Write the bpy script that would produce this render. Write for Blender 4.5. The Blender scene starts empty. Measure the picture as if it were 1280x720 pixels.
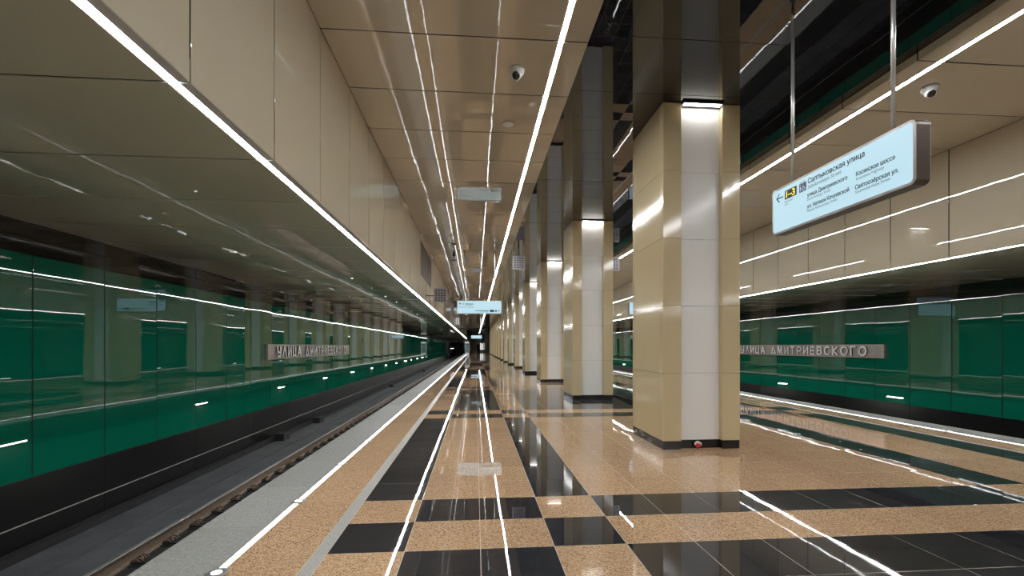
import bpy, bmesh, math, random
import numpy as np
from mathutils import Vector, Matrix, Euler
from mathutils.geometry import delaunay_2d_cdt
random.seed(7)
S = bpy.context.scene
C = S.collection

# ------------------------------------------------------------------ camera, world, exposure
F_PX, CX, HORIZON, CAM_H = 569.0, 640.0, 433.0, 1.65
YAW = math.atan2(640 - 594.5, F_PX)
cam_d = bpy.data.cameras.new('camera')
cam_d.sensor_width = 36.0
cam_d.lens = F_PX / 1280 * 36
cam_d.shift_y = (HORIZON - 360) / 1280
cam_d.clip_start, cam_d.clip_end = 0.05, 400
cam = bpy.data.objects.new('camera', cam_d)
C.objects.link(cam)
cam.location = (0, 0, CAM_H)
cam.rotation_euler = (math.pi / 2, 0, -YAW)
S.camera = cam
W = bpy.data.worlds.new('world')
S.world = W
W.use_nodes = True
W.node_tree.nodes['Background'].inputs[0].default_value = (0, 0, 0, 1)
W.node_tree.nodes['Background'].inputs[1].default_value = 0.0
S.view_settings.view_transform = 'Standard'
S.view_settings.look = 'None'
S.view_settings.gamma = 1
S.view_settings.use_curve_mapping = False
S.view_settings.exposure = 0.06

STRIP = 86.0          # emission of the LED line lights
LAMP = 21.0           # emission of the column lamps

# ------------------------------------------------------------------ materials
MATS = {}
def mat(name, col, rough=0.4, ior=1.5, metal=0.0, bump=None, var=0.0, speck=None, coat=0.0, streak=None, emit=None, rvar=0.0):
    m = bpy.data.materials.new(name)
    m.use_nodes = True
    nt = m.node_tree
    N, L = nt.nodes, nt.links
    b = N['Principled BSDF']
    b.inputs['Base Color'].default_value = (*col, 1)
    b.inputs['Roughness'].default_value = rough
    b.inputs['IOR'].default_value = ior
    b.inputs['Metallic'].default_value = metal
    b.inputs['Coat Weight'].default_value = coat
    b.inputs['Coat Roughness'].default_value = 0.02
    geo = N.new('ShaderNodeNewGeometry')
    last = None
    def mixc(fac, c2, prev):
        mx = N.new('ShaderNodeMix'); mx.data_type = 'RGBA'
        if prev is None: mx.inputs[6].default_value = (*col, 1)
        else: L.new(prev, mx.inputs[6])
        mx.inputs[7].default_value = (*c2, 1)
        L.new(fac, mx.inputs[0])
        return mx.outputs[2]
    if speck:
        for sc, c2, lo, hi, kind in speck:
            if kind == 'v':
                t = N.new('ShaderNodeTexVoronoi'); t.inputs['Scale'].default_value = sc
                out = t.outputs['Color']
                sep = N.new('ShaderNodeSeparateColor'); L.new(out, sep.inputs[0]); out = sep.outputs[0]
            else:
                t = N.new('ShaderNodeTexNoise'); t.inputs['Scale'].default_value = sc; t.inputs['Detail'].default_value = 3
                out = t.outputs['Fac']
            L.new(geo.outputs['Position'], t.inputs['Vector'])
            mr = N.new('ShaderNodeMapRange'); mr.inputs[1].default_value = lo; mr.inputs[2].default_value = hi
            L.new(out, mr.inputs[0])
            last = mixc(mr.outputs[0], c2, last)
    if var:
        oi = N.new('ShaderNodeObjectInfo')
        ad = N.new('ShaderNodeMath'); ad.operation = 'ADD'
        L.new(oi.outputs['Random'], ad.inputs[0]); L.new(geo.outputs['Random Per Island'], ad.inputs[1])
        fr = N.new('ShaderNodeMath'); fr.operation = 'FRACT'; L.new(ad.outputs[0], fr.inputs[0])
        mr = N.new('ShaderNodeMapRange'); mr.inputs[3].default_value = 1 - var; mr.inputs[4].default_value = 1 + var
        L.new(fr.outputs[0], mr.inputs[0])
        hs = N.new('ShaderNodeHueSaturation')
        if last is None: hs.inputs['Color'].default_value = (*col, 1)
        else: L.new(last, hs.inputs['Color'])
        L.new(mr.outputs[0], hs.inputs['Value'])
        last = hs.outputs[0]
    if last is not None: L.new(last, b.inputs['Base Color'])
    if rvar:
        t = N.new('ShaderNodeTexNoise'); t.inputs['Scale'].default_value = 1.3; t.inputs['Detail'].default_value = 4
        L.new(geo.outputs['Position'], t.inputs['Vector'])
        mr = N.new('ShaderNodeMapRange'); mr.inputs[1].default_value = .35; mr.inputs[2].default_value = .7
        mr.inputs[3].default_value = rough; mr.inputs[4].default_value = rough + rvar
        L.new(t.outputs['Fac'], mr.inputs[0]); L.new(mr.outputs[0], b.inputs['Roughness'])
    if bump:
        prev = None
        for sc, dist, stretch in bump:
            mp = N.new('ShaderNodeMapping'); mp.inputs['Scale'].default_value = stretch
            L.new(geo.outputs['Position'], mp.inputs['Vector'])
            t = N.new('ShaderNodeTexNoise'); t.inputs['Scale'].default_value = sc; t.inputs['Detail'].default_value = 1.5
            L.new(mp.outputs[0], t.inputs['Vector'])
            bp = N.new('ShaderNodeBump'); bp.inputs['Strength'].default_value = 1; bp.inputs['Distance'].default_value = dist
            L.new(t.outputs['Fac'], bp.inputs['Height'])
            if prev is not None: L.new(prev, bp.inputs['Normal'])
            prev = bp.outputs[0]
        L.new(prev, b.inputs['Normal'])
        if coat: L.new(prev, b.inputs['Coat Normal'])
    if emit:
        b.inputs['Emission Color'].default_value = (*emit[0], 1)
        b.inputs['Emission Strength'].default_value = emit[1]
    MATS[name] = m
    return m

U = (1, 1, 1)
mat('beige_panel', (0.545, 0.49, 0.375), .014, 1.75, bump=[(3.5, .00032, U), (14, .00005, U)], var=.03)
mat('beige_column', (0.60, 0.495, 0.30), .10, 1.7, bump=[(1.6, .0022, (1, 1, .8)), (7, .0004, U)], var=.03)
mat('white_column', (0.82, 0.81, 0.78), .17, 1.5, bump=[(3, .0012, U)], var=.02)
mat('black_gloss', (0.010, 0.010, 0.011), .014, 1.66, bump=[(3.5, .00022, U), (14, .00003, U)])
mat('black_plinth', (0.012, 0.012, 0.013), .18, 1.5)
mat('green_glass', (0.002, 0.112, 0.065), .012, 1.75, bump=[(1.1, .0011, U)], var=.03)
mat('black_wall', (0.004, 0.0038, 0.0038), .3, 1.4)
mat('black_band', (0.010, 0.009, 0.009), .015, 1.6, bump=[(1.5, .0006, U)])
mat('granite_beige', (0.40, 0.235, 0.122), .010, 1.52, bump=[(3.0, .0003, U)], var=.07, rvar=.018,
    speck=[(35, (0.52, 0.34, 0.20), .35, .65, 'n'), (120, (0.60, 0.42, 0.27), .55, .8, 'v'), (170, (0.10, 0.052, 0.032), .82, .88, 'v')])
mat('granite_black', (0.016, 0.017, 0.020), .012, 1.58, bump=[(3.0, .0003, U)], var=.25, rvar=.02,
    speck=[(5, (0.030, 0.032, 0.037), .45, .75, 'n'), (160, (0.04, 0.04, 0.045), .7, .95, 'v')])
mat('granite_grey', (0.25, 0.25, 0.235), .55, 1.45, var=.06,
    speck=[(30, (0.31, 0.31, 0.29), .4, .7, 'n'), (140, (0.15, 0.15, 0.14), .72, .9, 'v')])
mat('granite_strip', (0.30, 0.295, 0.27), .4, 1.45, var=.05, speck=[(150, (0.2, 0.2, 0.185), .7, .9, 'v')])
mat('grout', (0.50, 0.43, 0.35), .6)
mat('dark_gap', (0.006, 0.006, 0.006), .8)
mat('concrete_dark', (0.075, 0.076, 0.081), .6, speck=[(2.0, (0.11, 0.112, 0.12), .4, .7, 'n'), (40, (0.035, 0.035, 0.04), .5, .8, 'n')])
mat('concrete_black', (0.014, 0.014, 0.015), .7)
mat('platform_side', (0.05, 0.05, 0.048), .7)
mat('rail_steel', (0.17, 0.125, 0.088), .45, metal=.3, speck=[(25, (0.24, 0.185, 0.135), .4, .7, 'n')])
mat('rail_shine', (0.42, 0.40, 0.37), .28, metal=1.0)
mat('rust', (0.12, 0.072, 0.048), .55, metal=.3, speck=[(60, (0.34, 0.26, 0.19), .5, .8, 'n')])
mat('pad_black', (0.018, 0.018, 0.02), .55)
mat('steel', (0.85, 0.84, 0.83), .25, metal=.65)
mat('ring_grey', (0.22, 0.22, 0.22), .4, metal=.5)
mat('aluminium', (0.52, 0.52, 0.52), .35, metal=.9)
mat('brushed_plate', (0.43, 0.395, 0.365), .32, metal=.7, speck=[(8, (0.50, 0.465, 0.435), .4, .7, 'n')])
mat('bronze_case', (0.14, 0.115, 0.10), .3, metal=.8)
mat('letter_white', (0.90, 0.88, 0.85), .35)
mat('letter_side', (0.03, 0.025, 0.022), .5)
mat('dark_housing', (0.02, 0.02, 0.021), .4)
mat('strip_housing', (0.55, 0.53, 0.49), .4)
mat('vent_brown', (0.16, 0.13, 0.10), .5)
mat('device_white', (0.62, 0.63, 0.62), .35)
mat('lens_black', (0.004, 0.004, 0.005), .05, 1.7)
mat('grille', (0.34, 0.32, 0.34), .5, metal=.3)
mat('grille_dark', (0.06, 0.05, 0.058), .6)
mat('ink', (0.012, 0.03, 0.045), .5)
mat('ink_grey', (0.18, 0.27, 0.31), .5)
mat('ink_yellow', (0.85, 0.72, 0.08), .5, emit=((0.85, 0.72, 0.08), .6))
mat('ink_violet', (0.12, 0.10, 0.22), .5)
mat('cable_light', (0.30, 0.29, 0.27), .4)
mat('petal_red', (0.55, 0.012, 0.022), .5)
mat('paper_white', (0.80, 0.74, 0.72), .6)
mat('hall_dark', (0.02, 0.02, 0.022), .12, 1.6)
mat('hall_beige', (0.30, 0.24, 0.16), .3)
mat('booth_glass', (0.10, 0.17, 0.17), .05, 1.5)
mat('booth_white', (0.62, 0.64, 0.64), .4)
mat('led', (0.9, 0.9, 0.9), .5, emit=((0.96, 0.98, 1.0), STRIP))
mat('column_led', (0.9, 0.9, 0.9), .5, emit=((1.0, 0.98, 0.95), LAMP))
mat('edge_led', (0.9, 0.9, 0.9), .4, emit=((0.97, 0.98, 1.0), 5.0))
mat('marker_led', (0.9, 0.9, 0.9), .4, emit=((0.97, 0.98, 1.0), 5))
mat('under_led', (0.9, 0.9, 0.9), .5, emit=((1.0, 0.98, 0.92), 110))
mat('sign_lit', (0.10, 0.12, 0.13), .3, emit=((0.48, 0.715, 0.82), .93))
mat('sign_back', (0.45, 0.58, 0.64), .3)
mat('hall_lit', (0.8, 0.8, 0.8), .5, emit=((0.9, 0.92, 0.95), 2.2))

# ------------------------------------------------------------------ helpers
def new_obj(name, me, parent=None, loc=(0, 0, 0), rot=(0, 0, 0)):
    o = bpy.data.objects.new(name, me)
    C.objects.link(o)
    o.location = loc
    o.rotation_euler = rot
    if parent is not None: o.parent = parent
    return o
def tag(o, label, cat, group=None):
    o['label'] = label; o['category'] = cat
    if group: o['group'] = group
    return o
def thing(name, label, cat, loc=(0, 0, 0), group=None, rotz=0):
    return tag(new_obj(name, None, None, loc, (0, 0, rotz)), label, cat, group)
class MB:
    """collects shapes into one mesh"""
    def __init__(s): s.v = []; s.f = []; s.m = []; s.mats = []; s.smooth = []
    def mi(s, m):
        if m not in s.mats: s.mats.append(m)
        return s.mats.index(m)
    def box(s, x0, x1, y0, y1, z0, z1, m, rot=None, ctr=None):
        b = len(s.v)
        P = [Vector((x, y, z)) for z in (z0, z1) for y in (y0, y1) for x in (x0, x1)]
        if rot is not None:
            c = Vector(ctr) if ctr else Vector(((x0 + x1) / 2, (y0 + y1) / 2, (z0 + z1) / 2))
            P = [c + rot @ (p - c) for p in P]
        s.v += [tuple(p) for p in P]
        k = s.mi(m)
        for q in ((0, 2, 3, 1), (4, 5, 7, 6), (0, 1, 5, 4), (2, 6, 7, 3), (0, 4, 6, 2), (1, 3, 7, 5)):
            s.f.append([b + i for i in q]); s.m.append(k); s.smooth.append(False)
        return s
    def prism(s, pts, axis, a0, a1, m):
        """closed 2D outline extruded along axis ('x','y','z')"""
        b = len(s.v); n = len(pts); k = s.mi(m)
        for a in (a0, a1):
            for p, q in pts:
                s.v.append({'x': (a, p, q), 'y': (p, a, q), 'z': (p, q, a)}[axis])
        s.f.append([b + i for i in range(n)][::-1]); s.f.append([b + n + i for i in range(n)])
        for i in range(n):
            j = (i + 1) % n
            s.f.append([b + i, b + j, b + n + j, b + n + i])
        s.m += [k] * (n + 2); s.smooth += [False] * (n + 2)
        return s
    def lathe(s, prof, m, seg=20, M=None):
        """profile of (r, z) turned about z"""
        b = len(s.v); k = s.mi(m); n = len(prof)
        for r, z in prof:
            for i in range(seg):
                a = 2 * math.pi * i / seg
                p = Vector((r * math.cos(a), r * math.sin(a), z))
                s.v.append(tuple(M @ p if M else p))
        for j in range(n - 1):
            for i in range(seg):
                i2 = (i + 1) % seg
                s.f.append([b + j * seg + i, b + j * seg + i2, b + (j + 1) * seg + i2, b + (j + 1) * seg + i]); s.m.append(k); s.smooth.append(True)
        s.f.append([b + i for i in range(seg)][::-1]); s.f.append([b + (n - 1) * seg + i for i in range(seg)])
        s.m += [k, k]; s.smooth += [False, False]
        return s
    def tube(s, pts, r, m, seg=8, closed=False):
        b = len(s.v); k = s.mi(m); n = len(pts)
        P = [Vector(p) for p in pts]
        for i, p in enumerate(P):
            a = P[(i - 1) % n] if (i or closed) else p
            c = P[(i + 1) % n] if (i < n - 1 or closed) else p
            d = (c - a).normalized()
            u = d.cross(Vector((0, 0, 1)))
            if u.length < .05: u = d.cross(Vector((1, 0, 0)))
            u.normalize(); w = d.cross(u)
            for j in range(seg):
                t = 2 * math.pi * j / seg
                s.v.append(tuple(p + r * (math.cos(t) * u + math.sin(t) * w)))
        for i in range(n if closed else n - 1):
            i2 = (i + 1) % n
            for j in range(seg):
                j2 = (j + 1) % seg
                s.f.append([b + i * seg + j, b + i * seg + j2, b + i2 * seg + j2, b + i2 * seg + j]); s.m.append(k); s.smooth.append(True)
        if not closed:
            s.f.append([b + j for j in range(seg)]); s.f.append([b + (n - 1) * seg + j for j in range(seg)][::-1])
            s.m += [k, k]; s.smooth += [False, False]
        return s
    def mesh(s, name='mesh', bevel=0.0):
        me = bpy.data.meshes.new(name)
        me.from_pydata(s.v, [], s.f)
        for m in s.mats: me.materials.append(MATS[m])
        me.polygons.foreach_set('material_index', s.m)
        me.polygons.foreach_set('use_smooth', s.smooth)
        bm = bmesh.new(); bm.from_mesh(me)
        bmesh.ops.recalc_face_normals(bm, faces=bm.faces)
        if bevel: bmesh.ops.bevel(bm, geom=list(bm.edges), offset=bevel, segments=1, affect='EDGES')
        bm.to_mesh(me); bm.free()
        return me
    def build(s, name, parent=None, loc=(0, 0, 0), rot=(0, 0, 0), bevel=0.0):
        return new_obj(name, s.mesh(name, bevel), parent, loc, rot)
def struct(name, mb, bevel=0.0):
    o = mb.build(name, None, bevel=bevel)
    o['kind'] = 'structure'
    return o
_cache = {}
def slab_mesh(sx, sy, sz, m, ch):
    k = (round(sx, 4), round(sy, 4), round(sz, 4), m, ch)
    if k not in _cache:
        _cache[k] = MB().box(-sx / 2, sx / 2, -sy / 2, sy / 2, -sz / 2, sz / 2, m).mesh('slab', ch)
    return _cache[k]
FW = (math.sin(YAW), math.cos(YAW)); RT = (math.cos(YAW), -math.sin(YAW))
def seen_size(c, s):
    """how large a piece shows in the photograph (pixels across, area); 0 when out of the frame"""
    us, vs = [], []
    for dx in (-.5, .5):
        for dy in (-.5, .5):
            for dz in (-.5, .5):
                x, y, z = c[0] + dx * s[0], c[1] + dy * s[1], c[2] + dz * s[2] - CAM_H
                d = max(.25, FW[0] * x + FW[1] * y)
                if FW[0] * x + FW[1] * y < -1: return 0, 0
                us.append(CX + F_PX * (RT[0] * x + RT[1] * y) / d); vs.append(HORIZON - F_PX * z / d)
    w = min(1290, max(us)) - max(-10, min(us)); h = min(730, max(vs)) - max(-10, min(vs))
    if w <= 0 or h <= 0: return 0, 0
    return max(w, h), w * h
def lay(parent, name, specs, stuff_name, ch=.002, tilt=.0006, limit=300, minpx=10):
    """specs: (centre, size, material). The pieces that show largest become parts, the rest one part of kind stuff."""
    ranked = sorted(((seen_size(c, s), i) for i, (c, s, m) in enumerate(specs)), key=lambda t: -t[0][1])
    rest = MB()
    for n, ((px, ar), i) in enumerate(ranked):
        c, s, m = specs[i]
        r = [random.gauss(0, tilt) for _ in range(3)]
        big = [k for k in range(3)]
        thin = min(big, key=lambda k: s[k]); r[thin] = 0
        if n < limit and px >= minpx:
            new_obj(name, slab_mesh(*s, m, ch), parent, c, r)
        else:
            rest.box(c[0] - s[0] / 2, c[0] + s[0] / 2, c[1] - s[1] / 2, c[1] + s[1] / 2, c[2] - s[2] / 2, c[2] + s[2] / 2, m, rot=Euler(r).to_matrix())
    if rest.v:
        o = rest.build(stuff_name, parent)
        o['kind'] = 'stuff'
def text_mesh(body, m, width=None, height=None, bold=0.0):
    cu = bpy.data.curves.new('lettering', 'FONT')
    cu.body = body; cu.size = 20; cu.resolution_u = 4; cu.fill_mode = 'NONE'
    o = bpy.data.objects.new('lettering_tmp', cu); C.objects.link(o)
    dg = bpy.context.evaluated_depsgraph_get()
    me = bpy.data.meshes.new_from_object(o.evaluated_get(dg))
    # fill the outlines here by winding number (the glyphs have overlapping contours; counters stay open)
    vv, ee, ff, *_ = delaunay_2d_cdt([v.co.xy / 20 for v in me.vertices], [tuple(e.vertices) for e in me.edges], [], 0, 1e-5, False)
    A = np.array([v.co.xy for v in me.vertices]) / 20
    E = np.array([sorted(e.vertices) if abs(e.vertices[0] - e.vertices[1]) == 1 else sorted(e.vertices)[::-1] for e in me.edges])
    p, q = A[E[:, 0]], A[E[:, 1]]
    T = np.array([[sum(vv[i].x for i in f) / len(f), sum(vv[i].y for i in f) / len(f)] for f in ff])
    cr = (q[:, 0] - p[:, 0]) * (T[:, 1:2] - p[:, 1]) - (T[:, 0:1] - p[:, 0]) * (q[:, 1] - p[:, 1])
    up = (p[:, 1] <= T[:, 1:2]) & (q[:, 1] > T[:, 1:2]) & (cr > 0)
    dn = (p[:, 1] > T[:, 1:2]) & (q[:, 1] <= T[:, 1:2]) & (cr < 0)
    wn = up.sum(1) - dn.sum(1)
    ff = [f for f, w_ in zip(ff, wn) if w_ != 0]
    me = bpy.data.meshes.new('lettering'); me.from_pydata([(v.x, v.y, 0) for v in vv], [], ff)
    bpy.data.objects.remove(o); bpy.data.curves.remove(cu)
    xs = [v.co.x for v in me.vertices]; x0, x1 = min(xs), max(xs)
    sc = (height or .1)
    sxx = width / (x1 - x0) if width else sc
    for v in me.vertices: v.co = Vector(((v.co.x - x0) * sxx, v.co.y * sc, 0))
    if bold:                                   # heavier strokes: copies a hair's breadth apart
        d = bold * sc
        V = [v.co.copy() for v in me.vertices]; P = [list(p.vertices) for p in me.polygons]
        vs, fs = [], []
        for i, (dx, dy) in enumerate(((-d, 0), (d, 0), (0, -d * .7), (0, d * .7))):
            b = len(vs)
            vs += [(v.x + dx, v.y + dy, i * .0002) for v in V]
            fs += [[b + q for q in p] for p in P]
        me = bpy.data.meshes.new('lettering'); me.from_pydata(vs, [], fs)
    me.materials.clear(); me.materials.append(MATS[m])
    return me

# ------------------------------------------------------------------ layout of the station (metres)
XC = 3.62                                  # row of columns
def sx(X, side): return X if side < 0 else 2 * XC - X
def rng(a, b, side):
    p, q = sx(a, side), sx(b, side)
    return (min(p, q), max(p, q))
Y0, Y1 = -10.0, 97.5                       # built length of the station hall
YH = 140.0                                 # end of the hall behind it
PANEL = 1.24; PH = 3.11                    # panel module along the hall and its phase
ZB, ZC, ZS = 5.55, 5.44, 3.36              # black ceiling, beige ceiling, soffit over the tracks
XF = 1.845                                 # fascia
XW = 6.16                                  # track wall
PITCH = 6.82                               # column spacing
ZBED = -1.25
def ys(step=PANEL, ph=PH, a=Y0, b=Y1):
    k = math.floor((a - ph) / step)
    out = []
    while ph + k * step < b:
        p, q = max(a, ph + k * step), min(b, ph + (k + 1) * step)
        if q - p > .1: out.append((p, q))
        k += 1
    return out
SIDES = ((-1, 'left'), (1, 'right'))

# ---- platform floor
floor = struct('floor', MB().box(-2.46, 2 * XC + 2.46, Y0, YH, -.30, -.0014, 'grout'))
specs = []
G = .0028
def tile(x0, x1, y0, y1, m, g=G):
    specs.append((((x0 + x1) / 2, (y0 + y1) / 2, -.010), (x1 - x0 - 2 * g, y1 - y0 - 2 * g, .020), m))
cols = [[-1.18, -.57], [-.57, .04, .65], [.65, 1.26], [1.26 + .59 * k for k in range(9)]]
cols += [[2 * XC - x for x in reversed(c)] for c in (cols[2], cols[1], cols[0])]
M_ = .62
rows = []
n = math.floor((Y0 - 3.72) / PITCH)
while 3.72 + n * PITCH < YH:
    b = 3.72 + n * PITCH
    rows += [(3 * n, [b, b + M_]), (3 * n + 1, [b + M_, b + 2 * M_]), (3 * n + 2, [b + M_ * (2 + k) for k in range(10)])]
    n += 1
for ri, yy in rows:
    for ci, xx in enumerate(cols):
        m = 'granite_black' if (ri + ci) % 2 == 0 else 'granite_beige'
        for y0, y1 in zip(yy, yy[1:]):
            if y0 < Y0 or y1 > YH: continue
            for x0, x1 in zip(xx, xx[1:]): tile(x0, x1, y0, y1, m)
lay(floor, 'floor_tile', specs, 'tile_field', ch=.0008, tilt=.0009)
specs = []
for side, nm in SIDES:
    for y0, y1 in ys(1.24, 3.72 - .01, Y0, Y1):
        tile(*rng(-1.29, -1.18, side), y0, y1, 'granite_strip')
lay(floor, 'strip_stone', specs, 'strip_field', ch=.0015, tilt=.0002)
specs = []
for side, nm in SIDES:
    for y0, y1 in ys(1.24, 3.72 - .01, Y0, Y1):
        tile(*rng(-1.853, -1.29, side), y0, y1, 'granite_beige', .0012)
lay(floor, 'border_stone', specs, 'border_field', ch=.001, tilt=.0004)
specs = []
for side, nm in SIDES:
    for y0, y1 in ys(1.24, 3.72 - .63, Y0, Y1):
        a, b = rng(-2.50, -1.903, side)
        specs.append((((a + b) / 2, (y0 + y1) / 2, -.02), (b - a, y1 - y0 - .002, .04), 'granite_grey'))
lay(floor, 'edge_stone', specs, 'edge_field', ch=.002, tilt=.0002)

# ---- track beds, platform sides, track walls, soffits, fascias, ceilings
ceil_side = {}
for side, nm in SIDES:
    mb = MB()
    mb.box(*rng(-2.34, -2.0, side), Y0, YH, -1.35, -.30, 'platform_side')
    pw = struct('wall_platform_' + nm, mb)
    mb = MB()
    mb.box(*rng(-6.3, -2.4, side), Y0, YH, -1.6, ZBED, 'concrete_black')
    mb.box(*rng(-5.31, -4.72, side), Y0, YH, ZBED, ZBED + .07, 'concrete_dark')
    mb.box(*rng(-5.97, -5.37, side), Y0, YH, ZBED, ZBED + .07, 'concrete_dark')
    mb.box(*rng(-3.6, -2.95, side), Y0, YH, ZBED, ZBED + .05, 'concrete_dark')
    struct('floor_track_' + nm, mb)
    mb = MB()
    mb.box(*rng(-XW - .3, -XW - .0075, side), Y0, YH, -1.6, ZS + .3, 'dark_gap')
    wall = struct('wall_' + nm, mb)
    g_, u_, l_ = [], [], []
    a, b = rng(-XW - .03, -XW, side)
    for y0, y1 in ys(PANEL, 6.86 - 3 * PANEL, Y0, 103):
        c = ((a + b) / 2, (y0 + y1) / 2)
        g_.append(((*c, 1.375), (.03, y1 - y0 - .022, 3.09), 'green_glass'))
    for y0, y1 in ys(PANEL * 2, 6.86 - 3 * PANEL, Y0, 103):
        c = ((a + b) / 2, (y0 + y1) / 2)
        u_.append(((c[0], c[1], 3.035), (.03, y1 - y0 - .006, .218), 'black_band'))
        u_.append(((c[0], c[1], 3.255), (.03, y1 - y0 - .006, .208), 'black_band'))
        l_.append(((c[0], c[1], -.48), (.026, y1 - y0 - .006, .60), 'black_wall'))
        l_.append(((c[0], c[1], -1.05), (.026, y1 - y0 - .006, .52), 'black_wall'))
    lay(wall, 'green_panel', g_, 'green_field', ch=.002, tilt=.0012)
    lay(wall, 'black_top_panel', u_, 'black_top_field', ch=.001, tilt=.0008)
    lay(wall, 'black_base_panel', l_, 'black_base_field', ch=.001, tilt=.001)
    MB().box(*rng(-XW + .001, -XW + .012, side), Y0, 103, -.79, -.775, 'cable_light').build('ledge_line', wall)
    MB().box(*rng(-XW + .002, -6.0, side), Y0, 103, ZBED, ZBED + .16, 'concrete_black').build('cable_trough', wall)
    # soffit over the track
    so = struct('ceiling_track_' + nm, MB().box(*rng(-XW - .004, -1.989, side), Y0, Y1, ZS + .0075, ZS + .16, 'dark_gap').box(*rng(-1.989, -1.919, side), Y0, Y1, ZS + .03, ZS + .16, 'dark_gap').box(*rng(-1.919, -XF - .02, side), Y0, Y1, ZS + .0075, ZS + .16, 'dark_gap'))
    sp, lip = [], []
    for y0, y1 in ys():
        a, b = rng(-XW, -1.99, side)
        sp.append((((a + b) / 2, (y0 + y1) / 2, ZS + .0125), (b - a, y1 - y0 - .022, .025), 'beige_panel'))
        a, b = rng(-1.918, -XF - .001, side)
        lip.append((((a + b) / 2, (y0 + y1) / 2, ZS + .0125), (b - a, y1 - y0 - .022, .025), 'strip_housing'))
    lay(so, 'soffit_panel', sp, 'soffit_field', ch=.002, tilt=.0008)
    lay(so, 'soffit_lip', lip, 'lip_field', ch=.002, tilt=0)
    # fascia
    a, b = rng(-XF - .025, -XF, side)
    sp = []
    VENTS = [(15.3, 19.55), (33.9, 38.7), (53.0, 58.0)] if side < 0 else []
    back = MB()
    for y0, y1 in ys():
        bx = rng(-XF - .13, -XF - .005, side)
        if any(v0 - .2 < (y0 + y1) / 2 < v1 + .2 for v0, v1 in VENTS):
            back.box(*bx, y0, y1, ZS + .165, 4.08, 'dark_gap').box(*bx, y0, y1, 5.24, ZC + .1, 'dark_gap')
            back.box(*rng(-XF - .13, -XF - .045, side), y0, y1, 4.08, 5.24, 'dark_gap')
        else:
            back.box(*bx, y0, y1, ZS + .165, ZC + .1, 'dark_gap')
    fa = struct('wall_upper_' + nm, back)
    for y0, y1 in ys():
        yc = (y0 + y1) / 2
        if any(v0 - .2 < yc < v1 + .2 for v0, v1 in VENTS):
            sp.append((((a + b) / 2, yc, (ZS + 4.08) / 2), (.025, y1 - y0 - .022, 4.08 - ZS), 'beige_panel'))
            sp.append((((a + b) / 2, yc, (ZC + 5.24) / 2), (.025, y1 - y0 - .022, ZC - 5.24 - .004), 'beige_panel'))
        else:
            sp.append((((a + b) / 2, yc, (ZS + ZC) / 2), (.025, y1 - y0 - .022, ZC - ZS - .006), 'beige_panel'))
    lay(fa, 'fascia_panel', sp, 'fascia_field', ch=.002, tilt=.0008)
    # beige ceiling
    ce = struct('ceiling_' + nm, MB().box(*rng(-XF - .002, 1.029, side), Y0, Y1, ZC + .0065, ZC + .22, 'dark_gap').box(*rng(1.029, 1.096, side), Y0, Y1, ZC + .03, ZC + .22, 'dark_gap').box(*rng(1.096, 1.394, side), Y0, Y1, ZC + .0065, ZC + .105, 'dark_gap'))
    sp, ed, rv = [], [], []
    for y0, y1 in ys():
        yc = (y0 + y1) / 2; dy = y1 - y0 - .022
        a, b = rng(-XF + .003, 1.03, side)
        sp.append((((a + b) / 2, yc, ZC + .0125), (b - a, dy, .025), 'beige_panel'))
        a, b = rng(1.095, 1.40, side)
        ed.append((((a + b) / 2, yc, ZC + .0125), (b - a, dy, .025), 'beige_panel'))
        a, b = rng(1.38, 1.40, side)
        rv.append((((a + b) / 2, yc, ZC + .068), (.02, dy, .082), 'beige_panel'))
    lay(ce, 'ceiling_panel', sp, 'ceiling_field', ch=.002, tilt=.0008)
    lay(ce, 'ceiling_edge_panel', ed, 'ceiling_edge_field', ch=.002, tilt=.0006)
    lay(ce, 'ceiling_return', rv, 'ceiling_return_field', ch=.002, tilt=.0006)
cc = struct('ceiling_centre', MB().box(1.37, 2 * XC - 1.37, Y0, Y1, ZB + .03, ZB + .15, 'dark_gap'))
sp = []
for y0, y1 in ys():
    sp.append(((XC, (y0 + y1) / 2, ZB + .0125), (2 * XC - 2.82, y1 - y0 - .006, .025), 'black_gloss'))
lay(cc, 'black_ceiling_panel', sp, 'black_ceiling_field', ch=.0015, tilt=.0008)
struct('wall_back', MB().box(-6.5, 2 * XC + 6.5, Y0 - .3, Y0, -1.6, ZB + .2, 'hall_beige'))

# ---- LED lines
def led_line(X, Z, y1, label, w=.05):
    t = thing('led_line_light', label, 'light', (X, 0, Z), 'led line lights')
    MB().box(-.033, .033, Y0 + .02, y1, .006, .028, 'dark_housing').build('housing', t)
    mb = MB(); y = Y0 + .02
    while y < y1 - .01:
        q = min(y + 2.48, y1)
        mb.box(-w / 2, w / 2, y, q, 0, .0055, 'led'); y = q
    mb.build('diffuser', t)
led_line(1.0625, ZC, 134, 'white LED line in the beige ceiling on the visible rail side of the columns')
led_line(2 * XC - 1.0625, ZC, Y1 - .1, 'white LED line in the beige ceiling beyond the hanging street name sign')
led_line(-1.954, ZS, Y1 - .1, 'white LED line along the soffit edge above the visible rail')
led_line(2 * XC + 1.954, ZS, Y1 - .1, 'white LED line along the soffit edge on the far side of the columns')
for side, nm in SIDES:
    a, b = rng(-1.902, -1.854, side)
    t = tag(MB().box(a, b, Y0, Y1, -.02, .001, 'edge_led').build('platform_edge_line'),
            'luminous white safety line along the platform edge ' + ('beside the visible rail' if side < 0 else 'beyond the row of columns'), 'floor line', 'platform edge lines')

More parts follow.
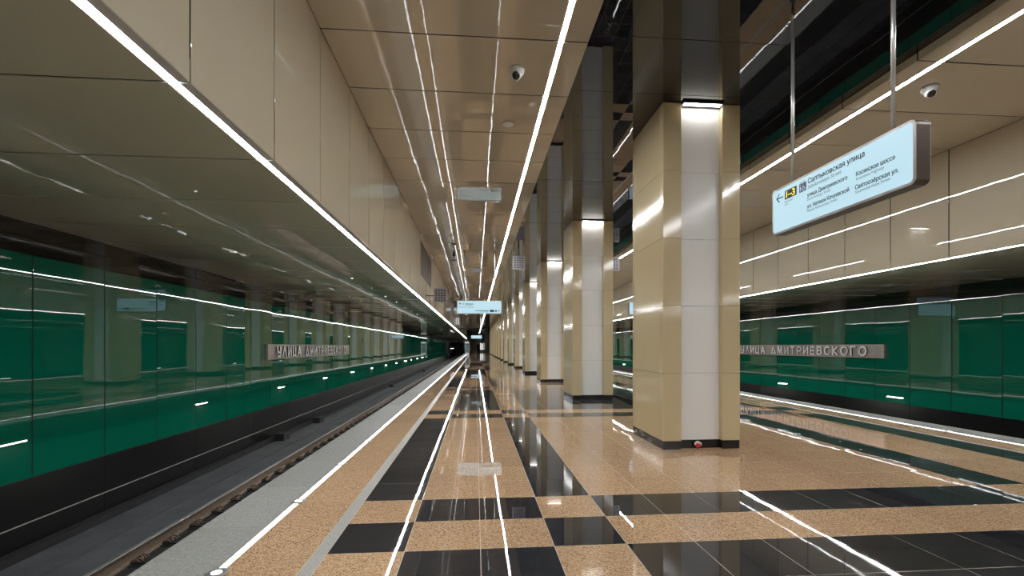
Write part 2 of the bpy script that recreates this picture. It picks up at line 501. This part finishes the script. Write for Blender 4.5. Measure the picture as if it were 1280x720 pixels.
# ---- columns
CW, CD = 1.28, 1.41
def make_column(full):
    root = new_obj('column', None)
    core = MB().box(-CW / 2 + .03, CW / 2 - .03, -CD / 2 + .13, CD / 2 - .13, 0.02, ZB - .002, 'dark_gap').build('core', root)
    zs = [.135 + 1.083 * k for k in range(5)] + [ZB - .004]
    R = .09; wl = -.34; wr = .34; g = .0035
    for f in (-1, 1):
        y0, y1 = sorted((f * CD / 2, f * (CD / 2 - .14)))
        bl, br, wh = MB(), MB(), MB()
        for z0, z1 in zip(zs, zs[1:]):
            z0 += g / 2; z1 -= g / 2; h = z1 - z0; zc = (z0 + z1) / 2
            for x0, x1, tgt in ((-CW / 2, wl, bl), (wr, CW / 2, br)):
                if full: new_obj('corner_panel', slab_mesh(x1 - x0, y1 - y0, h, 'beige_column', .003), root, ((x0 + x1) / 2, (y0 + y1) / 2, zc), (random.gauss(0, .0015), 0, random.gauss(0, .0015)))
                else: tgt.box(x0, x1, y0, y1, z0, z1, 'beige_column')
            yw = f * (CD / 2 - R - .0125)
            if full: new_obj('white_panel', slab_mesh(wr - wl - .004, .025, h, 'white_column', .002), root, (0, yw, zc), (random.gauss(0, .0015), 0, 0))
            else: wh.box(wl + .002, wr - .002, yw - .0125, yw + .0125, z0, z1, 'white_column')
        if not full:
            bl.build('corner_panel', root); br.build('corner_panel', root); wh.build('white_panel', root)
    for f in (-1, 1):
        mb = MB()
        for z0, z1 in zip(zs, zs[1:]):
            z0 += g / 2; z1 -= g / 2
            xm = f * (CW / 2 - .0125)
            if full: new_obj('side_panel', slab_mesh(.025, CD - .28 - .006, z1 - z0, 'beige_column', .002), root, (xm, 0, (z0 + z1) / 2), (0, random.gauss(0, .0015), random.gauss(0, .0015)))
            else: mb.box(xm - .0125, xm + .0125, -CD / 2 + .143, CD / 2 - .143, z0, z1, 'beige_column')
        if not full: mb.build('side_panel', root)
    e = .006
    o = [(-CW / 2 + e, -CD / 2 + e), (wl - e, -CD / 2 + e), (wl - e, -CD / 2 + R), (wr + e, -CD / 2 + R), (wr + e, -CD / 2 + e), (CW / 2 - e, -CD / 2 + e)]
    o += [(-x, -y) for x, y in o]
    MB().prism(o, 'z', 0, .134, 'black_plinth').build('plinth', root)
    for f in (-1,):
        a, b = sorted((f * (CD / 2 - R), f * (CD / 2 + .075)))
        lamp = MB().box(wl + .004, wr - .004, a, b, ZB - .034, ZB - .004, 'dark_housing').build('lamp', root, bevel=.003)
        a, b = sorted((f * (CD / 2 - .02), f * (CD / 2 + .055)))
        mb = MB()
        for i in range(14):
            x0 = wl + .03 + i * .0447
            mb.box(x0, x0 + .038, a, b, ZB - .0365, ZB - .0335, 'column_led')
        mb.build('led_strip', lamp)
    return root
def copy_tree(o, parent=None):
    c = o.copy(); C.objects.link(c); c.parent = parent
    for ch in list(o.children): copy_tree(ch, c)
    return c
col_a, col_b = make_column(True), make_column(False)
NCOL = 14
for k in range(NCOL):
    src = col_a if k < 6 else col_b
    o = src if k in (0, 6) else copy_tree(src)
    o.location = (XC, 7.04 + CD / 2 + k * PITCH, 0)
    if k == 0: tag(o, 'square beige column with white recessed stripe and a red and white bundle at its foot', 'column', 'station columns')
    else: tag(o, 'square beige column with white recessed stripe and black plinth, nothing at its foot', 'column', 'station columns')

# ---- rails
def rail(X, label, full):
    root = thing('rail', label, 'rail', (X, 0, ZBED), 'track rails')
    H = .18
    prof = [(-.066, 0), (.066, 0), (.066, .012), (.012, .030), (.010, .135), (.034, .148), (.036, .172), (-.036, .172), (-.034, .148), (-.010, .135), (-.012, .030), (-.066, .012)]
    MB().prism(prof, 'y', Y0, 103, 'rail_steel').build('rail_body', root)
    MB().prism([(-.036, .1722), (.036, .1722), (.026, H), (-.026, H)], 'y', Y0, 103, 'rail_shine').build('running_surface', root)
    if not full: return
    pad = MB().box(.05, .36, -.15, .15, -.02, .012, 'pad_black').box(.068, .30, -.10, .10, .012, .030, 'pad_black').box(.30, .34, -.17, .17, .012, .045, 'pad_black').mesh('rail_pad', .003)
    cb = MB()
    for s in (-1, 1):
        for q in range(2):
            y = s * (.035 + .05 * q)
            pts = [(.05 + .012 * q, y, .035), (.10, y + s * .010, .072), (.155, y + s * .004, .062), (.185, y, .030)]
            cb.tube(pts, .011, 'rust', 6)
    cb.tube([(.12, -.085, .05), (.12, .085, .05)], .012, 'rust', 6)
    cb.lathe([(.024, .03), (.024, .06), (.014, .065), (.014, .085)], 'rust', 8, Matrix.Translation((.145, 0, 0)))
    clip = cb.mesh('spring_clip')
    y = .3
    far = MB()
    k = 0
    while y < 96:
        if y < 48:
            p = new_obj('rail_pad', pad, root, (0, y, 0))
            if y < 20: new_obj('spring_clip', clip, p)
        else:
            far.box(.05, .36, y - .15, y + .15, -.02, .035, 'pad_black')
        y += .62
    o = far.build('far_rail_pads', root); o['kind'] = 'stuff'
rail(-4.62, 'rust brown steel rail with black fastening pads beside the grey platform edge', True)

for yb, w in ((14.1, .8), (17.25, .8), (32.0, 1.2), (52.0, 1.2)):
    r = thing('track_box', {14.1: 'black box on the track bed next to the rail, before the second box', 17.25: 'black box on the track bed, one box farther along the rail'}.get(yb, 'low black box far down the track bed against the dark wall'), 'box', (-5.84, yb, ZBED + .07), 'boxes on the track bed')
    MB().box(-.13, .13, 0, w * .55, 0, .19, 'concrete_black').build('body', r, bevel=.01)
    MB().box(-.145, .145, -.015, w * .55 + .015, .19, .215, 'pad_black').build('lid', r, bevel=.005)

# ---- under-platform lamps
for side, nm in SIDES:
    for k in range(0 if side < 0 else 1, 13):     # the ones whose reflection shows in the green panels
        yl = 10.55 + k * PITCH
        t = thing('track_lamp', 'short tube lamp fixed under the platform edge ' + ('facing the visible rail' if side < 0 else 'facing the far green wall'), 'lamp', (sx(-2.34, side), yl, -.43), 'lamps under the platform edge')
        s = side
        MB().box(*sorted((s * .001, s * .05)), -.40, .40, -.045, .045, 'dark_housing').build('housing', t)
        MB().box(*sorted((s * .001, s * .21)), -.42, .42, .032, .045, 'dark_housing').build('added_hood', t)  # unseen shield, added to keep the tube's upward light off the soffit
        MB().box(*sorted((s * .052, s * .075)), -.35, .35, -.022, .022, 'under_led').build('tube', t)

# ---- round marker lamps in the platform edge line
ring = MB().lathe([(.078, 0), (.078, .003), (.07, .006), (.04, .0055)], 'ring_grey', 24).mesh('ring')
glow = MB().lathe([(.036, .0), (.036, .0068), (.03, .0078)], 'marker_led', 20).mesh('lens')
for side, nm in SIDES:
    y = 3.47 if side < 0 else 8.08
    while y < 62:
        r = new_obj('edge_marker_lamp', ring, None, (sx(-1.878, side), y, .001))
        tag(r, 'small round steel ringed lamp in the white line ' + ('beside the visible rail' if side < 0 else 'beyond the columns'), 'lamp', 'edge marker lamps')
        new_obj('lens', glow, r, (0, 0, 0))
        y += 1.54

# ---- station name signs on the track walls
def arc(cx, cy, rx, ry, a0, a1, n=10):
    return [(cx + rx * math.cos(math.radians(a0 + (a1 - a0) * i / n)), cy + ry * math.sin(math.radians(a0 + (a1 - a0) * i / n))) for i in range(n + 1)]
LET = {
 'У': (.80, [[(0, 1), (0, .68)] + arc(.26, .68, .26, .26, 180, 270, 4) + [(.80, .42)], [(.80, 1), (.80, .28)] + arc(.52, .28, .28, .28, 0, -90, 4) + [(.10, 0)]]),
 'Л': (.86, [[(0, 0), (.43, 1), (.86, 0)]]),
 'И': (.76, [[(0, 1), (0, 0), (.76, 1), (.76, 0)]]),
 'Ц': (.84, [[(0, 1), (0, 0), (.84, 0), (.84, -.2)], [(.70, 1), (.70, 0)]]),
 'А': (.86, [[(0, 0), (.43, 1), (.86, 0)], [(.16, .30), (.70, .30)]]),
 'Д': (.90, [[(0, 0), (.45, 1), (.90, 0), (0, 0)]]),
 'М': (1.0, [[(0, 0), (.12, 1), (.5, .12), (.88, 1), (1.0, 0)]]),
 'Т': (.78, [[(0, 1), (.78, 1)], [(.39, 1), (.39, 0)]]),
 'Р': (.72, [[(0, 0), (0, 1), (.44, 1)] + arc(.44, .71, .28, .29, 90, -90, 8) + [(0, .42)]]),
 'Е': (.64, [[(.64, 1), (0, 1), (0, 0), (.64, 0)], [(0, .52), (.56, .52)]]),
 'В': (.72, [[(0, 0), (0, 1), (.42, 1)] + arc(.42, .77, .24, .23, 90, -90, 6) + [(0, .54)], [(.42, .54)] + arc(.44, .27, .28, .27, 90, -90, 6) + [(0, 0)]]),
 'С': (.82, [arc(.47, .5, .47, .5, 48, 312, 16)]),
 'К': (.74, [[(0, 0), (0, 1)], [(.72, 1), (.06, .50), (.74, 0)]]),
 'О': (.96, [arc(.48, .5, .48, .5, 0, 360, 22)]),
 'Г': (.62, [[(.62, 1), (0, 1), (0, 0)]]),
}
def letter_mesh(ch, H, depth, th=.225):
    """flat-stroke letter: white face, dark sides; local x = reading, y = up, z = out"""
    mb = MB()
    def seg(p, q, z0, z1, t, m):
        p, q = Vector((*p, 0)) * H, Vector((*q, 0)) * H
        d = (q - p); ln = d.length
        if ln < 1e-6: return
        a = math.atan2(d.y, d.x); c = (p + q) / 2
        rot = Matrix.Rotation(a, 3, 'Z')
        ext = t * H * .36
        mb.box(c.x - ln / 2 - ext, c.x + ln / 2 + ext, c.y - t * H / 2, c.y + t * H / 2, z0, z1, m, rot=rot)
    n = 0
    for st in LET[ch][1]:
        for p, q in zip(st, st[1:]):
            n += 1
            seg(p, q, .01, depth, th * 1.0, 'letter_side')
            seg(p, q, depth, depth + .006 + n * .0003, th, 'letter_white')
    return mb.mesh('letter_' + ch)
def name_sign(side, label):
    X = sx(-XW, side)
    ya, yb = 13.86, 22.43
    out = -side
    root = thing('station_name_sign', label, 'sign', (X, (ya + yb) / 2, 1.255), 'station name signs')
    L_ = yb - ya
    x0, x1 = sorted((out * .002, out * .10))
    MB().box(x0, x1, -L_ / 2, L_ / 2, 0, .46, 'brushed_plate').build('plate', root, bevel=.004)
    xd = Vector((0, -side, 0)) if side < 0 else Vector((0, -1, 0))
    xd = Vector((0, 1, 0)) if side < 0 else Vector((0, -1, 0))
    zd = Vector((out, 0, 0)); yd = Vector((0, 0, 1))
    Mx = Matrix((xd, yd, zd)).transposed()
    word = 'УЛИЦА ДМИТРИЕВСКОГО'
    H = .285
    span = 7.30
    wsum = sum(LET[c][0] * H for c in word if c != ' ')
    gap = (span - wsum - .16) / (len(word) - 1)
    t = -L_ / 2 + (.56 if side < 0 else .62)
    for c in word:
        if c == ' ': t += gap + .16; continue
        o = new_obj('letter', letter_mesh(c, H, .034), root, Vector((out * .10, 0, 0)) + xd * t + Vector((0, 0, .092)))
        o.rotation_euler = Mx.to_euler()
        t += LET[c][0] * H + gap
name_sign(-1, 'long metal station name plate with raised white letters above the visible rail')
name_sign(1, 'long metal station name plate with raised white letters on the green wall beyond the columns')

# ---- hanging signs
def rounded(w, h, r, n=5):
    pts = []
    for cx, cy, a in ((w / 2 - r, h / 2 - r, 0), (-w / 2 + r, h / 2 - r, 90), (-w / 2 + r, -h / 2 + r, 180), (w / 2 - r, -h / 2 + r, 270)):
        pts += [(cx + r * math.cos(math.radians(a + 90 * i / n)), cy + r * math.sin(math.radians(a + 90 * i / n))) for i in range(n + 1)]
    return pts
SL, SH, ST = 1.77, .53, .13
def sign_body(name, label, loc, rotz, cat='sign', zt=ZB, group='hanging direction signs'):
    """case with a lit front face and a plain back; local x = length, y = out of the front face is -y"""
    r = thing(name, label, cat, loc, group, rotz)
    MB().prism(rounded(SL, SH, .055), 'y', -ST / 2 + .006, ST / 2 - .006, 'bronze_case').build('case', r)
    for s in (-1, 1):
        a, b = sorted((s * (ST / 2 - .006), s * (ST / 2)))
        MB().prism(rounded(SL - .004, SH - .004, .053), 'y', a, b, 'aluminium').build('rim', r)
        a, b = sorted((s * (ST / 2), s * (ST / 2 + .002)))
        MB().prism(rounded(SL - .05, SH - .05, .035), 'y', a, b, 'sign_lit' if s < 0 else 'sign_back').build('lit_face' if s < 0 else 'back_face', r)
    return r
def rods(r, xs, zt, loc, hook=True):
    h = zt - loc[2]
    for x in xs:
        rod = MB().tube([(x, 0, SH / 2 - .005), (x, 0, h - .21 if hook else h - .03)], .018, 'steel', 12).build('rod', r)
        if hook:
            MB().tube([(x, 0, h - .14), (x, 0, h - .03)], .014, 'dark_housing', 8).build('hanger', rod)
            ring_ = [(x + .026 * math.cos(a * math.pi / 6), .026 * math.sin(a * math.pi / 6) * .5, h - .195 + .026 * math.sin(a * math.pi / 6)) for a in range(12)]
            MB().tube(ring_, .006, 'steel', 6, closed=True).build('eye', rod)
            MB().tube([(x, .0, h - .18), (x - .012, .01, h - .165), (x - .035, .02, h - .13), (x - .05, .02, h - .10)], .007, 'steel', 6).tube([(x + .012, 0, h - .15), (x + .02, 0, h - .135), (x + .012, 0, h - .12), (x - .005, 0, h - .135)], .006, 'steel', 6).build('hook', rod)
        MB().lathe([(.03, h - .03), (.03, h - .004)], 'dark_housing', 14, Matrix.Translation((x, 0, 0))).build('ceiling_cup', rod)
# the sign between the columns: its face looks towards -X
loc = (3.565, 4.245, 3.215)
near = sign_body('direction_sign', 'large lit blue direction sign with street names hanging on two rods', loc, -math.pi / 2)
rods(near, (-.62, .62), ZB, loc)
def on_near(me, y, z, name='lettering', parent=None):
    """place a flat mesh at station coordinates (y, z) on the sign's face; reading runs towards -Y"""
    o = new_obj(name, me, near, (4.245 - y, -ST / 2 - .0035, z - loc[2]), (math.pi / 2, 0, 0))
    return o
def quad(w, h, m):
    return MB().box(0, w, 0, h, -.0006, 0.0, m).mesh('quad')
for body, y, z, w, h, m, bd in (
    ('Салтыковская улица', 4.54, 3.367, .70, .074, 'ink', .03), ('Saltykovskaya Street', 4.54, 3.312, .44, .052, 'ink_grey', .012),
    ('улица Дмитриевского', 4.55, 3.228, .52, .056, 'ink', .03), ('Dmitrievskogo Street', 4.55, 3.188, .32, .038, 'ink_grey', .012),
    ('ул. Наташи Качуевской', 4.55, 3.108, .54, .056, 'ink', .03), ('Natashi Kachuevskoy Street', 4.55, 3.068, .40, .038, 'ink_grey', .012),
    ('Косинское шоссе', 3.93, 3.218, .39, .056, 'ink', .03), ('Kosinskoe Highway', 3.93, 3.178, .29, .038, 'ink_grey', .012),
    ('Святоозёрская ул.', 3.94, 3.098, .43, .056, 'ink', .03), ('Svyatoozerskaya Street', 3.94, 3.060, .36, .038, 'ink_grey', .012),
    ('Выходы', 4.90, 3.275, .13, .030, 'ink', 0), ('Exits', 4.90, 3.248, .06, .024, 'ink_grey', .012)):
    on_near(text_mesh(body, m, w, h, bd), y, z)
on_near(quad(.19, .10, 'ink'), 4.90, 3.31, 'exit_number_box')
o = on_near(text_mesh('1–3', 'ink_yellow', .135, .105, .035), 4.873, 3.324); o.location.y -= .0016
on_near(quad(.105, .095, 'ink_violet'), 4.67, 3.31, 'access_symbol_box')
mb = MB()
def bar(mb, x0, y0, x1, y1, t, m, z=0.0016):
    d = Vector((x1 - x0, y1 - y0, 0)); c = Vector(((x0 + x1) / 2, (y0 + y1) / 2, z))
    mb.box(c.x - d.length / 2, c.x + d.length / 2, c.y - t / 2, c.y + t / 2, z - .0003, z, m, rot=Matrix.Rotation(math.atan2(d.y, d.x), 3, 'Z'))
for p, q in zip(arc(.066, .032, .019, .019, 130, 400, 10), arc(.066, .032, .019, .019, 130, 400, 10)[1:]): bar(mb, *p, *q, .006, 'sign_lit')
bar(mb, .060, .070, .062, .040, .007, 'sign_lit'); bar(mb, .062, .042, .082, .040, .006, 'sign_lit'); bar(mb, .082, .040, .088, .018, .006, 'sign_lit')
bar(mb, .057, .081, .063, .081, .009, 'sign_lit')
bar(mb, .022, .062, .022, .012, .010, 'sign_lit'); bar(mb, .018, .078, .026, .078, .010, 'sign_lit'); bar(mb, .010, .045, .034, .045, .005, 'sign_lit')
on_near(mb.mesh('symbol'), 4.67, 3.31, 'access_symbol')
mb = MB(); bar(mb, .02, .428 - .38, .058, .428 - .38 + .02, .009, 'ink'); bar(mb, .046, .028 + .02, .014, .028 + .02, .009, 'ink')
mb = MB(); bar(mb, .012, .05, .12, .05, .013, 'ink', 0); bar(mb, .010, .05, .060, .098, .013, 'ink', 0); bar(mb, .010, .05, .060, .002, .013, 'ink', 0)
on_near(mb.mesh('arrow'), 5.05, 3.31, 'arrow')
mb = MB(); bar(mb, .01, .012, .024, .0, .004, 'ink', 0); bar(mb, .024, 0, .038, .012, .004, 'ink', 0); bar(mb, .058, .0, .074, .014, .004, 'ink', 0); bar(mb, .074, .014, .09, 0, .004, 'ink', 0)
on_near(mb.mesh('marks'), 4.67, 3.412, 'lift_arrows')

def cross_sign(x, y, label, detail=True):
    loc = (x, y, 3.20)
    r = sign_body('platform_sign', label, loc, 0)
    rods(r, (-.6, .6), ZC, loc, False)
    if not detail: return
    yf = -ST / 2 - .0035
    def put(mb, nm): 
        o = new_obj(nm, mb.mesh(nm), r, (0, yf, 0), (math.pi / 2, 0, 0))
    random.seed(3)
    def words(x0, y0, total, h, m):
        mb = MB(); t = x0
        while t < x0 + total:
            w = random.uniform(.012, .028)
            hh = h * random.choice((.62, .62, .75, 1.0))
            bar(mb, t, y0 + hh / 2, t + w, y0 + hh / 2, hh, m, 0); t += w + random.choice((.006, .006, .008, .02))
        put(mb, 'lettering')
    words(-.55, .105, .31, .045, 'ink'); words(-.55, .065, .22, .028, 'ink_grey')
    words(-.79, -.015, .28, .034, 'ink_grey'); words(-.47, -.015, .25, .034, 'ink_grey')
    words(-.16, -.155, .52, .045, 'ink'); words(.00, -.195, .34, .026, 'ink_grey')
    mb = MB(); bar(mb, -.80, .125, -.72, .125, .014, 'ink', 0); bar(mb, -.76, .165, -.76, .085, .014, 'ink', 0)
    bar(mb, -.80, .125, -.76, .165, .014, 'ink', 0); bar(mb, -.72, .125, -.76, .165, .014, 'ink', 0); put(mb, 'arrow')
    mb = MB()
    P = arc(-.635, .125, .036, .036, 0, 360, 14)
    for p, q in zip(P, P[1:]): bar(mb, *p, *q, .010, 'ink_violet', 0)
    bar(mb, -.655, .11, -.635, .14, .008, 'petal_red', 0); bar(mb, -.635, .14, -.615, .11, .008, 'petal_red', 0); put(mb, 'emblem')
    mb = MB(); bar(mb, .41, -.145, .58, -.145, .085, 'ink', 0); bar(mb, .62, -.145, .69, -.145, .075, 'ink_violet', 0); bar(mb, .73, -.13, .80, -.13, .016, 'ink', 0); bar(mb, .765, -.095, .80, -.13, .014, 'ink', 0); bar(mb, .73, -.13, .765, -.165, .014, 'ink', 0); put(mb, 'pictograms')
cross_sign(.15, 18.1, 'lit blue platform sign hanging crosswise above the checkered floor beside the track')
cross_sign(2 * XC - .15, 18.1, 'lit blue platform sign hanging crosswise, mostly behind the first column', False)
cross_sign(.15, 75.0, 'tiny lit blue platform sign far down the hall', False)

# ---- loudspeaker boxes
def speaker_box(loc, label, arm):
    r = thing('speaker_box', label, 'speaker', loc, 'grille boxes')
    MB().box(-.24, .24, -.06, .06, -.26, .26, 'dark_housing').build('body', r, bevel=.008)
    fr = MB()
    for x0, x1, z0, z1 in ((-.245, -.215, -.265, .265), (.215, .245, -.265, .265), (-.215, .215, .235, .265), (-.215, .215, -.265, -.235)):
        fr.box(x0, x1, -.075, -.06, z0, z1, 'grille')
    fr.build('frame', r)
    g = MB().box(-.214, .214, -.064, -.0601, -.234, .234, 'grille').build('grille', r)
    dots = MB()
    for i in range(4):
        for j in range(5):
            dots.box(-.185 + .1 * i, -.125 + .1 * i, -.067, -.0641, -.21 + .091 * j, -.155 + .091 * j, 'grille_dark')
    dots.build('grille_holes', g)['kind'] = 'stuff'
    if arm: MB().box(-.53, -.24, -.02, .02, -.02, .02, 'dark_housing').box(-.55, -.53, -.06, .06, -.06, .06, 'dark_housing').build('arm', r)
    else: MB().tube([(0, 0, .26), (0, 0, ZB - loc[2] - .002)], .02, 'dark_housing', 10).build('stem', r)
speaker_box((1.71, 18, 4.96), 'grey grille box hanging from the black ceiling near the beige ceiling by the track', False)
speaker_box((2 * XC - 1.71, 18, 4.96), 'grey grille box hanging from the black ceiling seen between the first two columns', False)
speaker_box((-1.305, 17.2, 3.55), 'dark grille box held out from the beige wall on a short arm', True)

# ---- dome cameras, ceiling speaker, pendant camera
def dome(x, y, label, aim):
    r = thing('dome_camera', label, 'camera', (x, y, ZC), 'dome cameras')
    MB().lathe([(.105, -.002), (.105, -.03), (.098, -.055), (.080, -.075), (.05, -.082)], 'device_white', 28).build('base', r)
    d = Vector(aim).normalized()
    q = Vector((0, 0, 1)).rotation_difference(d).to_matrix().to_4x4()
    Mt = Matrix.Translation((0, 0, -.075)) @ q
    e = MB().lathe([(.068, -.02), (.070, .03), (.064, .055), (.055, .06)], 'device_white', 24, Mt).build('eyeball', r)
    MB().lathe([(.052, .0605), (.050, .068), (.03, .075), (.01, .077)], 'lens_black', 20, Mt).build('lens', e)
dome(.56, 6.2, 'white dome camera on the beige ceiling beside the LED line', (-.25, -.75, -.6))
dome(6.62, 6.15, 'white dome camera on the beige ceiling above the hanging street name sign', (-.2, -.7, -.7))
r = thing('ceiling_speaker', 'small round grey speaker set flush in the beige ceiling panel', 'speaker', (.545, 7.74, ZC))
MB().lathe([(.095, -.0005), (.095, -.008), (.085, -.012), (.076, -.012)], 'device_white', 28).build('ring', r)
MB().lathe([(.075, -.001), (.075, -.009), (.02, -.011)], 'grille_dark', 28).build('grille', r)
r = thing('pendant_camera', 'small black camera pendant hanging on a thin rod from the beige ceiling', 'camera', (-.80, 16.97, ZC))
MB().box(-.09, .09, -.09, .09, -.03, -.001, 'bronze_case').build('mount', r, bevel=.005)
MB().tube([(0, 0, -.03), (0, 0, -.28)], .012, 'dark_housing', 8).build('rod', r)
MB().lathe([(.022, -.27), (.035, -.30), (.062, -.40), (.066, -.45), (.05, -.46)], 'dark_housing', 16).build('camera_body', r)
MB().box(-.10, .10, -.03, .03, -.615, -.585, 'dark_housing').box(-.006, .006, -.006, .006, -.585, -.455, 'dark_housing').build('lower_bar', r)

# ---- vents in the beige upper wall
for i, (v0, v1) in enumerate([(15.3, 19.55), (33.9, 38.7), (53.0, 58.0)]):
    k0 = math.floor((v0 + .2 + .62 - PH) / PANEL); 
    ylist = [(a, b) for a, b in ys() if v0 - .2 < (a + b) / 2 < v1 + .2]
    a, b = ylist[0][0] + .02, ylist[-1][1] - .02
    r = thing('wall_vent', ['dark brown slatted vent opening in the beige upper wall near the arm-held grille box', 'dark slatted vent opening farther along the beige upper wall', 'farthest dark vent opening in the beige upper wall'][i], 'vent', (-XF - .03, (a + b) / 2, 4.66), 'wall vents')
    h = (b - a) / 2
    MB().box(-.008, 0, -h, h, -.57, .57, 'grille_dark').build('back', r)
    n = int(2 * h / .15)
    for j in range(n if i == 0 else 0):
        y = -h + (j + .5) * 2 * h / n
        new_obj('slat', slab_mesh(.028, .055, 1.14, 'vent_brown', .003), r, (.017, y, 0))

# ---- small red and white bundle at the foot of the first column
r = thing('flower_bundle', 'small red and white flower bundle lying against the black column plinth', 'flower', (3.57, 7.075, 0))
mb = MB(); random.seed(11)
for k in range(9):
    a = k * 2.4; rr = .012 + .0035 * k
    c = Vector((math.cos(a) * rr, -.005 + math.sin(a) * rr * .5, .06 + math.sin(a) * rr * .8))
    mb.lathe([(.002, -.018), (.016, -.008), (.021, .004), (.012, .016)], 'petal_red', 7, Matrix.Translation(c) @ Euler((random.uniform(-1, 1), random.uniform(-1, 1), a)).to_matrix().to_4x4())
mb.build('petals', r)
mb = MB()
for a0 in (10, 55, 100, 150):
    a = math.radians(a0)
    p = Vector((math.cos(a) * .045, 0, .065 + math.sin(a) * .04))
    mb.box(p.x - .022, p.x + .022, -.004, .004, p.z - .016, p.z + .016, 'paper_white', rot=Euler((random.uniform(-.5, .5), a * .6, random.uniform(-.6, .6))).to_matrix())
mb.build('paper', r)
MB().tube([(0, .0, .05), (.004, -.012, .02), (.0, -.02, .004)], .006, 'pad_black', 6).build('stem', r)

# ---- the far end: darker hall, tunnel portals, booth
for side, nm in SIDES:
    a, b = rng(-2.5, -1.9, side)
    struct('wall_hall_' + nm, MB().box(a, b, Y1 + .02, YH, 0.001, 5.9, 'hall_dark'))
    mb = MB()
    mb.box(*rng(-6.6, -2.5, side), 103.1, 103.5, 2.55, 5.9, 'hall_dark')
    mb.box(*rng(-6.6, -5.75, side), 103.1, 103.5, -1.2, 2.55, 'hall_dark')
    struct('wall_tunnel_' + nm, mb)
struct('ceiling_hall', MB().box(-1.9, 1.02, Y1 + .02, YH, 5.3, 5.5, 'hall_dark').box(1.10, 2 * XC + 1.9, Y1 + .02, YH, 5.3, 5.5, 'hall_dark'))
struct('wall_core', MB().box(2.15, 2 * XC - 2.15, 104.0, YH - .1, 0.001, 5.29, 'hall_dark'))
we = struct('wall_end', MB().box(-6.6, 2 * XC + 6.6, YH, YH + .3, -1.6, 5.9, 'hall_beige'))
for i, (xa, xb, za, zb, m) in enumerate(((-.6, .2, 0.02, 2.6, 'hall_beige'), (.35, 1.35, .02, 2.3, 'dark_gap'), (1.5, 1.62, .6, 2.7, 'hall_lit'), (1.95, 2.05, .6, 2.5, 'hall_lit'))):
    MB().box(xa, xb, YH - .06, YH - .002, za, zb, m).build('door_panel', we)
mb = MB().box(-6.5, -2.6, 103.6, YH, 3.0, 3.2, 'hall_dark')
struct('ceiling_tunnel_left', mb)
r = thing('tunnel_lamp', 'thin lit tube on the tunnel wall past the platform end', 'lamp', (-6.10, 112, 1.1))
MB().box(-.05, .05, 0, 16, -.05, .05, 'hall_lit').build('tube', r)
r = thing('platform_booth', 'narrow white and glass booth at the far end of the platform edge', 'booth', (-1.72, 94, 0))
fr = MB()
for x in (-.47, .41):
    for y in (0, 1.1): fr.box(x, x + .06, y, y + .06, 0, 2.5, 'booth_white')
fr.box(-.47, .47, 0, 1.16, 0, .35, 'booth_white')
fr.build('frame', r)
MB().box(-.41, .41, .02, .035, .35, 2.05, 'booth_glass').build('glass', r)
MB().box(-.49, .49, -.02, 1.18, 2.05, 2.25, 'dark_housing').build('band', r)
MB().box(-.49, .49, -.02, 1.18, 2.25, 2.62, 'booth_white').build('roof', r)
